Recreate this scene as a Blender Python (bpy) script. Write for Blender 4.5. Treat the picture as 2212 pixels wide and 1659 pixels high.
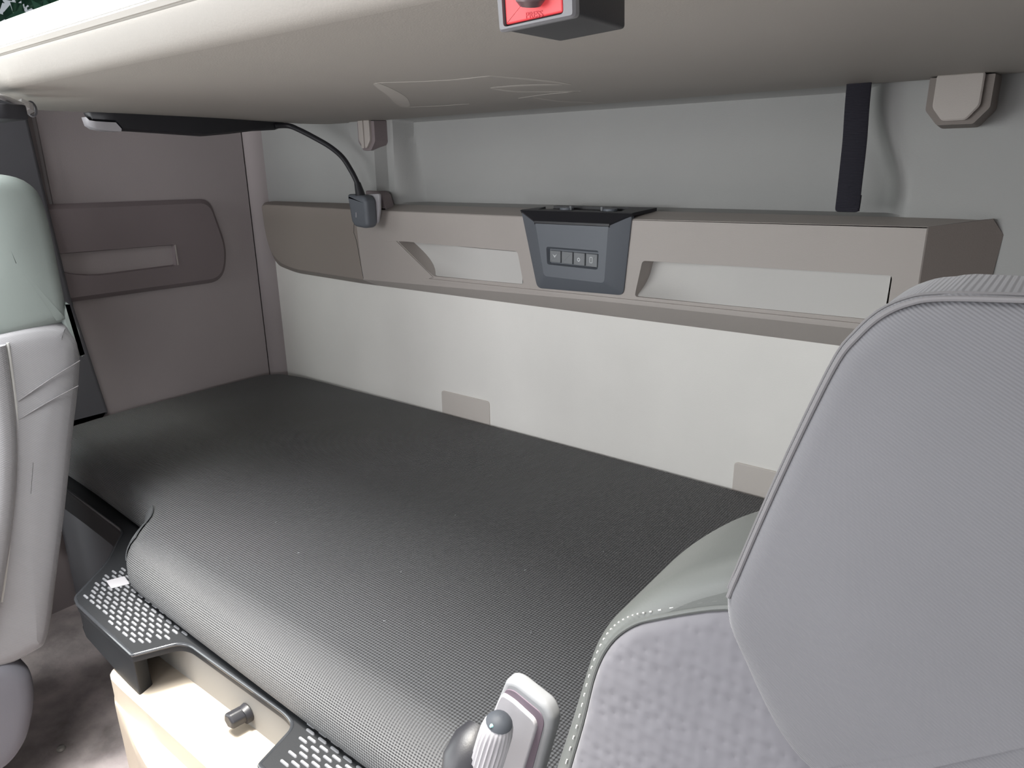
import bpy, bmesh, math, random
from mathutils import Vector, Matrix
random.seed(7)
for o in list(bpy.data.objects): bpy.data.objects.remove(o)
S = bpy.context.scene
COL = S.collection
R = math.radians

# ------------------------------------------------------------------ camera
cd = bpy.data.cameras.new('camera'); cam = bpy.data.objects.new('camera', cd); COL.objects.link(cam)
cd.sensor_width = 36; cd.lens = 36*1523.73/2212; cd.clip_start = 0.02
rx, dn, fw = (Vector((0.790286, 0.612599, -0.013101)), Vector((0.169457, -0.239057, -0.956105)), Vector((-0.588840, 0.753376, -0.292733)))
m = Matrix((rx, -dn, -fw)).transposed().to_4x4(); m.translation = (1.9125, -1.25, 1.3515)
cam.matrix_world = m
S.camera = cam

# ------------------------------------------------------------------ world, sun, window light, exposure
S.view_settings.view_transform = 'Standard'; S.view_settings.look = 'None'
S.view_settings.gamma = 1; S.view_settings.use_curve_mapping = False
S.view_settings.exposure = 0.13
w = bpy.data.worlds.new('sky'); S.world = w; w.use_nodes = True
bg = w.node_tree.nodes['Background']; bg.inputs[0].default_value = (0.86, 0.93, 1.0, 1); bg.inputs[1].default_value = 0.5

def light(name, kind, loc, target, energy, color=(1, 1, 1), size=(1, 1), angle=None):
    l = bpy.data.lights.new(name, kind); l.energy = energy; l.color = color
    if kind == 'AREA': l.shape = 'RECTANGLE'; l.size, l.size_y = size
    if angle is not None: l.angle = angle
    o = bpy.data.objects.new(name, l); COL.objects.link(o); o.location = loc
    o.rotation_euler = (Vector(target)-Vector(loc)).to_track_quat('-Z', 'Y').to_euler()
    return o
# sun, high, through the roof hatch
light('sun', 'SUN', (1.1, -1.47, 6), (1.2, -0.92, 0.6), 7.5, (1.0, 0.95, 0.86), angle=0.10)
# daylight entering through the openings of the cab
light('windshield_daylight_left', 'AREA', (0.5, -2.30, 1.35), (1.1, 0, 1.0), 12, (0.98, 0.985, 1.0), (0.6, 0.5))
light('windshield_daylight', 'AREA', (1.2, -2.30, 1.35), (1.1, 0, 1.0), 6, (0.98, 0.985, 1.0), (0.6, 0.5))
light('upper_windshield_daylight', 'AREA', (1.2, -2.30, 1.95), (1.1, 0, 0.75), 5, (0.98, 0.98, 1.0), (0.6, 0.5))
light('hatch_daylight', 'AREA', (1.00, -1.14, 2.37), (1.00, -1.1, 0), 20, (1.0, 1.0, 0.98), (0.7, 0.6)).data.spread = R(85)
light('left_door_daylight', 'AREA', (-0.02, -1.68, 1.07), (2.0, -1.5, 1.1), 20, (0.95, 1.0, 0.98), (1.15, 1.05))
light('right_door_daylight', 'AREA', (2.31, -1.75, 0.90), (0.8, -0.5, 1.3), 11, (0.97, 0.98, 1.0), (0.75, 0.4))

# ------------------------------------------------------------------ materials
def mat(name, col, rough=0.6, spec=0.4, metal=0.0, bump=None, var=0.0, varscale=6, sheen=0.0, coat=0.0, emit=None):
    """bump: (kind, scale, strength, distance)"""
    M = bpy.data.materials.new(name); M.use_nodes = True; nt = M.node_tree; N = nt.nodes; L = nt.links
    b = N['Principled BSDF']
    b.inputs['Base Color'].default_value = (*col, 1); b.inputs['Roughness'].default_value = rough
    b.inputs['Specular IOR Level'].default_value = spec; b.inputs['Metallic'].default_value = metal
    b.inputs['Sheen Weight'].default_value = sheen; b.inputs['Sheen Roughness'].default_value = 0.4
    b.inputs['Coat Weight'].default_value = coat
    tc = N.new('ShaderNodeTexCoord')
    if var:
        n = N.new('ShaderNodeTexNoise'); n.inputs['Scale'].default_value = varscale; n.inputs['Detail'].default_value = 5
        L.new(tc.outputs['Object'], n.inputs['Vector'])
        mr = N.new('ShaderNodeMapRange'); mr.inputs[1].default_value = .3; mr.inputs[2].default_value = .7
        mr.inputs[3].default_value = 1-var; mr.inputs[4].default_value = 1+var*.6
        L.new(n.outputs[0], mr.inputs[0])
        mx = N.new('ShaderNodeVectorMath'); mx.operation = 'SCALE'; mx.inputs[0].default_value = col
        L.new(mr.outputs[0], mx.inputs['Scale']); L.new(mx.outputs[0], b.inputs['Base Color'])
    if bump:
        kind, sc, st, dist = bump
        bp = N.new('ShaderNodeBump'); bp.inputs['Strength'].default_value = st; bp.inputs['Distance'].default_value = dist
        if kind == 'noise':
            t = N.new('ShaderNodeTexNoise'); t.inputs['Scale'].default_value = sc; t.inputs['Detail'].default_value = 3
            L.new(tc.outputs['Object'], t.inputs['Vector']); h = t.outputs[0]
        elif kind == 'cells':
            t = N.new('ShaderNodeTexVoronoi'); t.inputs['Scale'].default_value = sc; t.inputs['Randomness'].default_value = .55
            t.feature = 'SMOOTH_F1'
            L.new(tc.outputs['Object'], t.inputs['Vector']); h = t.outputs['Distance']
        else:   # 'weave' (crossed ridges), 'twill' (diagonal ridges), 'rib' (ridges across x)
            sx = N.new('ShaderNodeSeparateXYZ'); L.new(tc.outputs['Object'], sx.inputs[0])
            def wave(socket, k):
                mu = N.new('ShaderNodeMath'); mu.operation = 'MULTIPLY'; mu.inputs[1].default_value = k; L.new(socket, mu.inputs[0])
                si = N.new('ShaderNodeMath'); si.operation = 'SINE'; L.new(mu.outputs[0], si.inputs[0]); return si.outputs[0]
            def op(o, a, c):
                q = N.new('ShaderNodeMath'); q.operation = o; L.new(a, q.inputs[0]); L.new(c, q.inputs[1]); return q.outputs[0]
            if kind == 'weave':
                yz = op('ADD', sx.outputs[1], sx.outputs[2])
                h = op('ADD', wave(sx.outputs[0], sc), wave(yz, sc))
            elif kind == 'twill':
                xz = op('ADD', sx.outputs[0], sx.outputs[2])
                h = wave(op('ADD', xz, sx.outputs[2]), sc)
            else:
                h = wave(sx.outputs[2], sc)
        L.new(h, bp.inputs['Height']); L.new(bp.outputs[0], b.inputs['Normal'])
    if emit:
        b.inputs['Emission Color'].default_value = (*emit[0], 1); b.inputs['Emission Strength'].default_value = emit[1]
    return M

WALL_UP = mat('upper_wall_grey', (0.36, 0.362, 0.355), .75, .2, bump=('noise', 420, .15, .002), var=.03, varscale=5)
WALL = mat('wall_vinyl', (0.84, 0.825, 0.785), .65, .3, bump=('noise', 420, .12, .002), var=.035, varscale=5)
SIDEWALL = mat('side_wall_vinyl', (0.39, 0.35, 0.35), .65, .3, bump=('noise', 420, .12, .002), var=.03, varscale=5)
TAUPE = mat('taupe_plastic', (0.42, 0.385, 0.36), .55, .4, bump=('noise', 600, .12, .002), var=.03)
TAUPE_DK = mat('dark_taupe_plastic', (0.20, 0.175, 0.16), .6, .35, bump=('noise', 600, .12, .002))
TAUPE_MID = mat('brown_taupe_plastic', (0.285, 0.25, 0.225), .58, .35, bump=('noise', 600, .12, .002))
TAUPE_SIDE = mat('brown_grey_plastic', (0.22, 0.185, 0.19), .6, .35, bump=('noise', 600, .12, .002))
BUNK = mat('bunk_underside_vinyl', (0.345, 0.326, 0.30), .6, .3, bump=('noise', 500, .1, .002), var=.03, varscale=3)
WHITE = mat('white_bunk_cover', (0.88, 0.88, 0.86), .6, .3, bump=('noise', 500, .05, .001))
DARK = mat('charcoal_plastic', (0.125, 0.138, 0.158), .5, .45, bump=('noise', 900, .12, .001))
BLACK = mat('black_plastic', (0.018, 0.018, 0.022), .45, .5, bump=('noise', 900, .08, .001))
BTN = mat('button_grey', (0.17, 0.18, 0.19), .45, .5)
ICON = mat('icon_print', (0.55, 0.57, 0.58), .6, .3)
TRAY = mat('tray_black_plastic', (0.016, 0.017, 0.019), .5, .35, bump=('noise', 500, .12, .001))
RIBM = mat('tray_rib_plastic', (0.20, 0.203, 0.215), .35, .5)
CREAM = mat('cream_plastic', (0.42, 0.36, 0.29), .55, .4, bump=('noise', 500, .06, .001))
NOTCH = mat('grey_beige_plastic', (0.21, 0.20, 0.185), .6, .4)
MESH = mat('mattress_mesh_fabric', (0.110, 0.111, 0.115), .58, .5, bump=('weave', 1500, .7, .0018), sheen=.10, var=.06, varscale=4)
TWILL = mat('seat_twill_fabric', (0.138, 0.137, 0.147), .8, .25, bump=('twill', 2400, .25, .0005), sheen=.25, var=.05, varscale=12)
HONEY = mat('seat_honeycomb_fabric', (0.150, 0.146, 0.160), .8, .25, bump=('cells', 150, .4, .003), sheen=.3, var=.06, varscale=30)
VINYL = mat('seat_bolster_vinyl', (0.10, 0.105, 0.10), .45, .45, bump=('noise', 700, .08, .001))
PIPE = mat('seat_piping', (0.16, 0.155, 0.16), .7, .3)
SEAM = mat('seam_thread', (0.42, 0.42, 0.41), .7, .3)
LSEAT = mat('far_seat_fabric', (0.25, 0.25, 0.262), .75, .3, bump=('weave', 1800, .2, .0008), sheen=.2, var=.05, varscale=9)
LSEATG = mat('far_seat_green_grey_vinyl', (0.232, 0.268, 0.257), .5, .4, bump=('noise', 700, .08, .001), var=.05)
PILLAR = mat('pillar_trim_plastic', (0.115, 0.115, 0.125), .7, .3, bump=('noise', 500, .1, .001))
CHROME = mat('chrome', (0.75, 0.75, 0.76), .15, .5, 1.0)
RED = mat('red_plastic', (0.80, 0.07, 0.08), .4, .5)
REDDK = mat('dark_red_plastic', (0.55, 0.02, 0.035), .45, .5)
GREYPL = mat('light_grey_plastic', (0.37, 0.36, 0.38), .4, .5, bump=('noise', 900, .06, .001))
PLUM = mat('plum_plastic', (0.13, 0.10, 0.125), .5, .4)
BROWNK = mat('dark_brown_knob', (0.10, 0.06, 0.065), .35, .5)
WEB = mat('black_webbing', (0.022, 0.021, 0.03), .8, .3, bump=('rib', 2800, .5, .0008))
FLOORM = mat('worn_floor_mat', (0.48, 0.42, 0.41), .7, .3, bump=('noise', 60, .3, .004), var=.55, varscale=9)
LEAF = mat('leaves', (0.05, 0.15, 0.09), .6, .3, var=.5, varscale=4)
BARK = mat('bark', (0.12, 0.09, 0.06), .9, .1, bump=('noise', 40, .5, .02))
SHELL = mat('cab_roof_lining', (0.52, 0.51, 0.49), .8, .2, bump=('noise', 300, .1, .002))
GLASS = bpy.data.materials.new('window_glass'); GLASS.use_nodes = True
_n = GLASS.node_tree.nodes; _n['Principled BSDF'].inputs['Transmission Weight'].default_value = 1
_n['Principled BSDF'].inputs['Roughness'].default_value = 0.0; _n['Principled BSDF'].inputs['IOR'].default_value = 1.05

# faint chalky smear on the bunk underside: real dirt with a shape of its own
CUBBY = mat('cubby_back_vinyl', (0.56, 0.55, 0.53), .7, .3, bump=('noise', 420, .1, .002))
CLIP = mat('clip_plastic', (0.60, 0.56, 0.52), .5, .4)
BEZEL = mat('buckle_bezel_plastic', (0.16, 0.16, 0.17), .35, .5)
FLAP = mat('flap_fabric', (0.11, 0.115, 0.12), .7, .3, bump=('weave', 1500, .3, .001))
LSEATD = mat('far_seat_dark_cushion_fabric', (0.13, 0.13, 0.15), .75, .3, bump=('noise', 500, .1, .001))
SATIN = mat('satin_metal', (0.72, 0.71, 0.72), .32, .5, .6)
CHALK = mat('chalky_smear', (0.50, 0.49, 0.46), .8, .2)

# ------------------------------------------------------------------ helpers
def wloc(o):
    v = Vector((0, 0, 0))
    while o: v += o.location; o = o.parent
    return v
def obj(name, data, material, parent=None, origin=None, smooth=True, angle=35):
    """data = (verts, faces) in world space or a bmesh; one mesh object"""
    me = bpy.data.meshes.new(name)
    if isinstance(data, bmesh.types.BMesh):
        bm = data
    else:
        bm = bmesh.new(); vs = [bm.verts.new(v) for v in data[0]]
        for f in data[1]:
            try: bm.faces.new([vs[i] for i in f])
            except ValueError: pass
    bmesh.ops.recalc_face_normals(bm, faces=bm.faces)
    big = [f for f in bm.faces if len(f.verts) > 12]        # large flat faces keep their own flat normals
    if big:
        nf = [(f.normal.copy()) for f in big]
        bmesh.ops.split_edges(bm, edges=list({e for f in big for e in f.edges}))
    if parent is not None:
        off = wloc(parent)
        if origin is not None: loc = Vector(origin)-off; sh = Vector(origin)
        else: loc = Vector((0, 0, 0)); sh = off
    else:
        if origin is None:
            xs = [v.co for v in bm.verts]
            origin = (sum(v.x for v in xs)/len(xs), sum(v.y for v in xs)/len(xs), min(v.z for v in xs))
        loc = sh = Vector(origin)
    bmesh.ops.translate(bm, verts=bm.verts, vec=-sh)
    bm.to_mesh(me); bm.free()
    if smooth:
        me.polygons.foreach_set('use_smooth', [True]*len(me.polygons))
        me.set_sharp_from_angle(angle=R(angle))
    me.materials.append(material)
    o = bpy.data.objects.new(name, me); COL.objects.link(o); o.parent = parent; o.location = loc
    return o
def tag(o, label=None, cat=None, group=None, kind=None):
    if label: o['label'] = label
    if cat: o['category'] = cat
    if group: o['group'] = group
    if kind: o['kind'] = kind
    return o
def thing(name, loc, label, cat, group=None):
    o = bpy.data.objects.new(name, None); COL.objects.link(o); o.location = loc; o.empty_display_size = .05
    return tag(o, label, cat, group)
def struct(name, data, material, parent=None, **k):
    o = obj(name, data, material, parent, **k)
    if parent is None: o['kind'] = 'structure'
    return o
def bevel(bm, r, seg=2, edges=None):
    bmesh.ops.bevel(bm, geom=edges or bm.edges[:], offset=r, segments=seg, affect='EDGES', profile=.6, clamp_overlap=True)
    return bm
def box(x0, x1, y0, y1, z0, z1, r=0, seg=2):
    bm = bmesh.new(); bmesh.ops.create_cube(bm, size=1)
    for v in bm.verts:
        v.co = Vector((x0 if v.co.x < 0 else x1, y0 if v.co.y < 0 else y1, z0 if v.co.z < 0 else z1))
    if r: bevel(bm, r, seg)
    return bm
def join(*bms):
    out = bmesh.new()
    for b in bms:
        me = bpy.data.meshes.new('t'); b.to_mesh(me); b.free(); out.from_mesh(me); bpy.data.meshes.remove(me)
    return out
def area2(p): return sum(p[i][0]*p[(i+1) % len(p)][1]-p[(i+1) % len(p)][0]*p[i][1] for i in range(len(p)))
def smooth_poly(pts, radii, n=6):
    """polygon with corners rounded by the given radius"""
    out = []; N = len(pts)
    if not hasattr(radii, '__len__'): radii = [radii]*N
    for i in range(N):
        p = Vector(pts[i]); a = Vector(pts[i-1]); b = Vector(pts[(i+1) % N]); r = radii[i]
        la, lb = (a-p).length, (b-p).length
        d = min(r, la*.48, lb*.48)
        if d < 1e-5: out.append(tuple(p)); continue
        s = p+(a-p).normalized()*d; e = p+(b-p).normalized()*d
        for k in range(n+1):
            t = k/n; out.append(tuple((1-t)**2*s+2*t*(1-t)*p+t*t*e))
    return out
def spline(pts, n=8, closed=False):
    P = [Vector(p) for p in pts]; out = []; N = len(P)
    rng = range(N if closed else N-1)
    for i in rng:
        p0 = P[(i-1) % N] if closed or i > 0 else P[0]; p1 = P[i]; p2 = P[(i+1) % N]; p3 = P[(i+2) % N] if closed or i < N-2 else P[-1]
        for k in range(n):
            t = k/n
            out.append(.5*((2*p1)+(-p0+p2)*t+(2*p0-5*p1+4*p2-p3)*t*t+(-p0+3*p1-3*p2+p3)*t**3))
    if not closed: out.append(P[-1])
    return out
def inset(poly, d):
    """move every vertex inwards by d along its normal (counter-clockwise polygon)"""
    N = len(poly); out = []
    sg = 1 if area2(poly) > 0 else -1
    for i in range(N):
        a = Vector(poly[i-1]); p = Vector(poly[i]); b = Vector(poly[(i+1) % N])
        e1 = (p-a); e2 = (b-p)
        if e1.length < 1e-7: e1 = e2
        if e2.length < 1e-7: e2 = e1
        n1 = Vector((-e1.y, e1.x)).normalized(); n2 = Vector((-e2.y, e2.x)).normalized()
        n = (n1+n2)
        if n.length < 1e-5: n = n1
        n.normalize(); c = max(.5, n.dot(n1))
        out.append(tuple(p+n*sg*d/c))
    return out
def loft(rings, cap0=True, cap1=True):
    n = len(rings[0]); V = [v for r in rings for v in r]; F = []
    for k in range(len(rings)-1):
        for i in range(n):
            j = (i+1) % n; F.append((k*n+i, k*n+j, (k+1)*n+j, (k+1)*n+i))
    if cap0: F.append(tuple(range(n-1, -1, -1)))
    if cap1: F.append(tuple((len(rings)-1)*n+i for i in range(n)))
    return V, F
def slab(poly, depth, r, to3, dome=0.0, seg=5, back_r=None, cs=None):
    """cushion: outline poly (u,v), depth w from 0 (back) to depth (front), rounded rim r, domed centre. to3(u,v,w)"""
    rings = []; br = back_r if back_r is not None else 0
    if br:
        for k in range(seg):
            a = k/seg*math.pi/2; rings.append([to3(u, v, br*(1-math.sin(a))) for u, v in inset(poly, br*(1-math.cos(a)))][:]) if False else None
        for k in range(seg):
            a = (1-k/seg)*math.pi/2
            rings.append([to3(u, v, br*(1-math.sin(a))) for u, v in inset(poly, br*(1-math.cos(a)))])
        rings.append([to3(u, v, br) for u, v in poly])
    else:
        rings.append([to3(u, v, 0) for u, v in poly])
    for k in range(seg+1):
        a = k/seg*math.pi/2
        rings.append([to3(u, v, depth-r+r*math.sin(a)) for u, v in inset(poly, r*(1-math.cos(a)))])
    if dome:
        base = inset(poly, r); c = cs or (sum(p[0] for p in base)/len(base), sum(p[1] for p in base)/len(base))
        for s in (.92, .82, .7, .55, .4, .25, .1):
            rings.append([to3(c[0]+(u-c[0])*s, c[1]+(v-c[1])*s, depth+dome*(1-s*s)) for u, v in base])
    return loft(rings)
def prism(poly, to3, w0, w1):
    return loft([[to3(u, v, w0) for u, v in poly], [to3(u, v, w1) for u, v in poly]])
def tube(pts, r, n=10, closed=False):
    P = [Vector(p) for p in pts]; N = len(P); rings = []
    rr = r if hasattr(r, '__len__') else [r]*N
    up = None
    for i in range(N):
        if closed: t = P[(i+1) % N]-P[i-1]
        else: t = P[min(i+1, N-1)]-P[max(i-1, 0)]
        t.normalize()
        if up is None: up = Vector((0, 0, 1)) if abs(t.z) < .9 else Vector((1, 0, 0))
        u = (up-t*up.dot(t)).normalized(); v = t.cross(u); up = u
        rings.append([P[i]+(u*math.cos(2*math.pi*k/n)+v*math.sin(2*math.pi*k/n))*rr[i] for k in range(n)])
    if closed:
        rings.append(rings[0]); return loft(rings, False, False)
    return loft(rings)
def cyl(a, b, r0, r1=None, n=24, rings=None):
    return tube([a, b], [r0, r0 if r1 is None else r1], n)
def to_bm(d):
    bm = bmesh.new(); vs = [bm.verts.new(v) for v in d[0]]
    for f in d[1]:
        try: bm.faces.new([vs[i] for i in f])
        except ValueError: pass
    bmesh.ops.recalc_face_normals(bm, faces=bm.faces)
    return bm
def cut(bm, cutters):
    """boolean difference, returns a new bmesh"""
    def tmp(b):
        me = bpy.data.meshes.new('t'); bmesh.ops.recalc_face_normals(b, faces=b.faces); b.to_mesh(me); b.free()
        o = bpy.data.objects.new('t', me); COL.objects.link(o); return o
    base = tmp(bm); cs = [tmp(c) for c in cutters]
    for c in cs:
        md = base.modifiers.new('b', 'BOOLEAN'); md.operation = 'DIFFERENCE'; md.object = c; md.solver = 'EXACT'
    dg = bpy.context.evaluated_depsgraph_get(); dg.update()
    me = bpy.data.meshes.new_from_object(base.evaluated_get(dg))
    if len(me.polygons) == 0:
        for md in base.modifiers: md.solver = 'FAST'
        dg = bpy.context.evaluated_depsgraph_get(); dg.update()
        me = bpy.data.meshes.new_from_object(base.evaluated_get(dg)); print('fast boolean', len(me.polygons))
    out = bmesh.new(); out.from_mesh(me)
    for o in [base]+cs: bpy.data.objects.remove(o)
    return out
XZ = lambda y0, s=-1: (lambda u, v, w: Vector((u, y0+s*w, v)))      # outline in x,z growing towards the viewer (-y)
YZ = lambda x0, s=1: (lambda u, v, w: Vector((x0+s*w, u, v)))
XY = lambda z0, s=1: (lambda u, v, w: Vector((u, v, z0+s*w)))
def sst(a, b, x):
    t = max(0, min(1, (x-a)/(b-a))); return t*t*(3-2*t)

# ================================================================== SETTING
X1 = 2.32; YF = -2.38; ZF = .25; ZC = 2.40
def back_y(x, z):
    y = 0.0
    if z > 1.2:
        k = sst(1.262, 1.275, z)
        y -= k*.030*(sst(.452, .458, x)-sst(.545, .556, x))
        xr = .598+.036*sst(1.46, 1.27, z)
        dep = .055*(1-sst(1.462, 1.471, z))
        xc = 1.712-.055*sst(1.30, 1.45, z)
        y += k*dep*(sst(.578, xr, x)-sst(xc-.045, xc, x))
    return y
xs = [-.02+.006*i for i in range(int((X1+.04)/.006)+1)]
zs = [.25, .6, .9, 1.1, 1.14, 1.2, 1.25]+[1.262+.006*i for i in range(4)]+[1.29+.012*i for i in range(15)]+[1.461, 1.464, 1.467, 1.470, 1.475]+[1.6, 1.9, ZC]
V = [Vector((x, back_y(x, z), z)) for z in zs for x in xs]; n = len(xs)
F = [(j*n+i, j*n+i+1, (j+1)*n+i+1, (j+1)*n+i) for j in range(len(zs)-1) for i in range(n-1)]
nv = len(V)                                    # flat rear skin gives the wall its thickness
V += [Vector((xs[0], .08, zs[0])), Vector((xs[-1], .08, zs[0])), Vector((xs[-1], .08, zs[-1])), Vector((xs[0], .08, zs[-1]))]
F += [(nv, nv+1, nv+2, nv+3), (0, n-1, nv+1, nv), ((len(zs)-1)*n, len(zs)*n-1, nv+2, nv+3)]
F += [tuple([j*n for j in range(len(zs))]+[nv+3, nv]), tuple([j*n+n-1 for j in range(len(zs))]+[nv+2, nv+1])]
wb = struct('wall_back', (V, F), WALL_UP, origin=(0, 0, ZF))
wb.data.materials.append(WALL)          # paler below, greyer above the storage unit
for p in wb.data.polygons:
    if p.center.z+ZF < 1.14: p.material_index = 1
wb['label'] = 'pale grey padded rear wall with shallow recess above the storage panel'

# left wall with the upper side window and the door window opening
wl = cut(box(-.06, 0, YF, 0.02, ZF, ZC), [box(-.1, .1, -.98, -.22, 1.60, 1.92, .02), box(-.1, .1, -2.28, -1.08, .50, 1.64, .02),
         box(-.025, .1, YF-.1, -.556, ZF-.1, ZC+.1)])
struct('wall_left', wl, SIDEWALL, origin=(0, 0, ZF), angle=20)
# rounded corner post between left and back wall, seamed
post = [(-.005, -.036), (.010, -.036), (.020, -.030), (.030, -.020), (.036, -.010), (.040, .002), (-.005, .002)]
struct('trim_1', prism(post, XY(0), ZF+.36, 1.60), SIDEWALL, origin=(0, 0, ZF+.36), angle=50)['label'] = 'rounded grey corner strip between left and rear wall'
struct('trim_2', box(-.0045, .0, -.040, -.0375, .70, 1.60), PILLAR, origin=(0, -.0385, .7))['label'] = 'thin dark seam beside the corner strip'
# door pillar trim
pil = [(-.530, .7545), (-.565, 1.06), (-.575, 1.30), (-.585, 1.60), (-.78, 1.60), (-.78, .45), (-.715, .45), (-.715, .7545)]
struct('trim_3', slab(smooth_poly(pil, .01, 3), .030, .008, YZ(-.005)), PILLAR, origin=(0, -.6, .45))['label'] = 'dark grey pillar trim behind the far seat'
# window
wf = cut(box(-.045, .012, -1.00, -.20, 1.58, 1.94, .008), [box(-.1, .1, -.96, -.24, 1.62, 1.90, .015)])
win = struct('window_1', wf, PILLAR, origin=(0, -.6, 1.58))
obj('pane', box(-.03, -.025, -.97, -.23, 1.61, 1.91), GLASS, win)
struct('light_blocker', box(-.01, .345, -.80, -.0, 1.510, 1.530, .004), SIDEWALL, origin=(.1, -.4, 1.5))['label'] = 'unseen shelf added to block hatch light between bunk end and left wall'  # added out of view to keep hatch light off the left wall
struct('wall_right', cut(box(X1, X1+.06, YF, 0.02, ZF, ZC), [box(X1-.1, X1+.1, -2.05, -1.25, 1.08, 1.66, .02)]), SIDEWALL, origin=(X1, 0, ZF))
struct('wall_front', cut(box(-.06, X1+.06, YF-.06, YF, ZF, ZC), [box(.15, X1-.15, YF-.1, YF+.1, 1.05, 2.30, .03)]), PILLAR, origin=(1.1, YF, ZF))
struct('ceiling', cut(box(-.06, X1+.06, YF-.06, .08, ZC, ZC+.05), [box(.72, 1.72, -1.50, -.75, ZC-.1, ZC+.1, .03)]), SHELL, origin=(1.1, -1.1, ZC))
struct('floor', box(-.06, X1+.06, YF-.06, .08, ZF-.05, ZF), FLOORM, origin=(1.1, -1.1, ZF-.05))['label'] = 'worn dark rubber floor with grey dirt marks'

# ================================================================== UNDER-BUNK STORAGE AND TRAY
t = thing('storage_box', (1.3, -.45, ZF), 'sunlit cream storage box under the lower bunk, with a stepped drawer front', 'storage box')
obj('body', box(.798, 2.24, -.83, -.03, ZF, .569, .006), CREAM, t)
# stepped front: top ledge, upright band, drawer lip, lower panel
prof = [(-.80, .570), (-.832, .583), (-.902, .581), (-.906, .576), (-.906, .538), (-.909, .534), (-.932, .532), (-.938, .527), (-.938, .496), (-.928, .46), (-.920, ZF+.005), (-.80, ZF+.005)]
def front_section(x, dy):       # the drawer lip grows out of the face from left to right
    g = .02+.98*sst(.79, 1.02, x)
    return [Vector((x, (y if y > -.9061 else -.906+(y+.906)*g)+(dy if y < -.83 else 0), z)) for y, z in prof]
rings = [front_section(x, dy) for x, dy in ((.798, .030), (.800, .014), (.806, .005), (.818, .001), (.86, 0), (.90, 0), (.94, 0), (.98, 0), (1.02, 0), (1.1, 0), (1.6, 0), (1.75, 0))]
obj('front_panel', loft(rings), CREAM, t, angle=28)
df = obj('drawer_front', slab(smooth_poly([(1.03, ZF+.03), (1.70, ZF+.03), (1.70, .455), (1.03, .455)], .02, 4), .008, .004, XZ(-.9315)), CREAM, t)
obj('side_compartment', box(.012, .790, -.690, -.03, ZF, .586, .006), PILLAR, t)['label'] = 'dark grey side compartment'
obj('finger_tab', box(1.136, 1.152, -.915, -.905, .568, .588, .003), NOTCH, t)

# black tray with cut-out
tray_poly = [(.006, -.705), (.50, -.728), (.600, -.803), (.673, -.887), (.700, -.893), (.906, -.899), (.935, -.842), (.955, -.834), (1.195, -.831), (1.222, -.838),
             (1.240, -.903), (1.70, -.903), (2.24, -.90), (2.24, -.02), (.006, -.02)]
tray_rad = [.01, .02, .02, .008, 0, .004, .012, .012, .02, .02, .004, 0, .01, .01, .01]
tp = smooth_poly(tray_poly, tray_rad, 5)
t = thing('bunk_platform', (1.2, -.45, .60), 'black plastic base under the mattress with a grid of small raised ribs', 'bunk base')
def offs(poly, d): return inset(poly, d)
base = loft([[Vector((u, v, z)) for u, v in inset(tp, d)] for z, d in ((.645, .003), (.646, .0), (.656, .0), (.6590, .0010), (.6602, .0030))])
obj('shell', base, TRAY, t, angle=50)
# drop lip at the left front
lip_l = [(.655, -.868), (.673, -.885), (.705, -.892), (.900, -.897), (.892, -.872), (.69, -.862)]
lipr = [[Vector((u+.0, v, z)) for u, v in inset(smooth_poly(lip_l, .004, 3), d)] for z, d in ((.655, .001), (.600, .001))]
low = [Vector((u, v, .600-.022*sst(.66, .86, u)*1.0)) for u, v in smooth_poly(lip_l, .004, 3)]
obj('front_lip', loft(lipr+[low]), TRAY, t, angle=50)
sk = [(.01, -.705), (.50, -.728), (.600, -.803), (.668, -.880)]
sk = [tuple(v)[:2] for v in spline([Vector((a, b, 0)) for a, b in sk], 4)]
sk2 = [(a-.001, b+.010) for a, b in sk]
rim_pts = [Vector((u, v, .6580)) for u, v in inset(tp, .0012)]
rim_pts = [p for p in rim_pts if p.y < -.70 and p.x < 1.75]
RIMM = mat('glossy_tray_rim', (0.03, 0.032, 0.036), .18, .7)
obj('rim', tube(rim_pts, .0032, 10), RIMM, t, angle=60)
obj('skirt', prism(sk+sk2[::-1], XY(0), .590, .650), TRAY, t, angle=40)
# right-hand block beyond the cut-out
obj('front_lip', box(1.246, 1.72, -.902, -.87, .585, .656, .004), TRAY, t)
# cut-out rear wall
nwp = [(.80, -.835), (.95, -.832), (1.10, -.829), (1.20, -.829), (1.25, -.833)]
nwo = [(u, v+.006) for u, v in nwp]
obj('cutout_wall', prism(nwp+nwo[::-1], XY(0), .575, .647), NOTCH, t, angle=60)['label'] = 'grey beige rear wall of the front cut-out'
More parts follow.
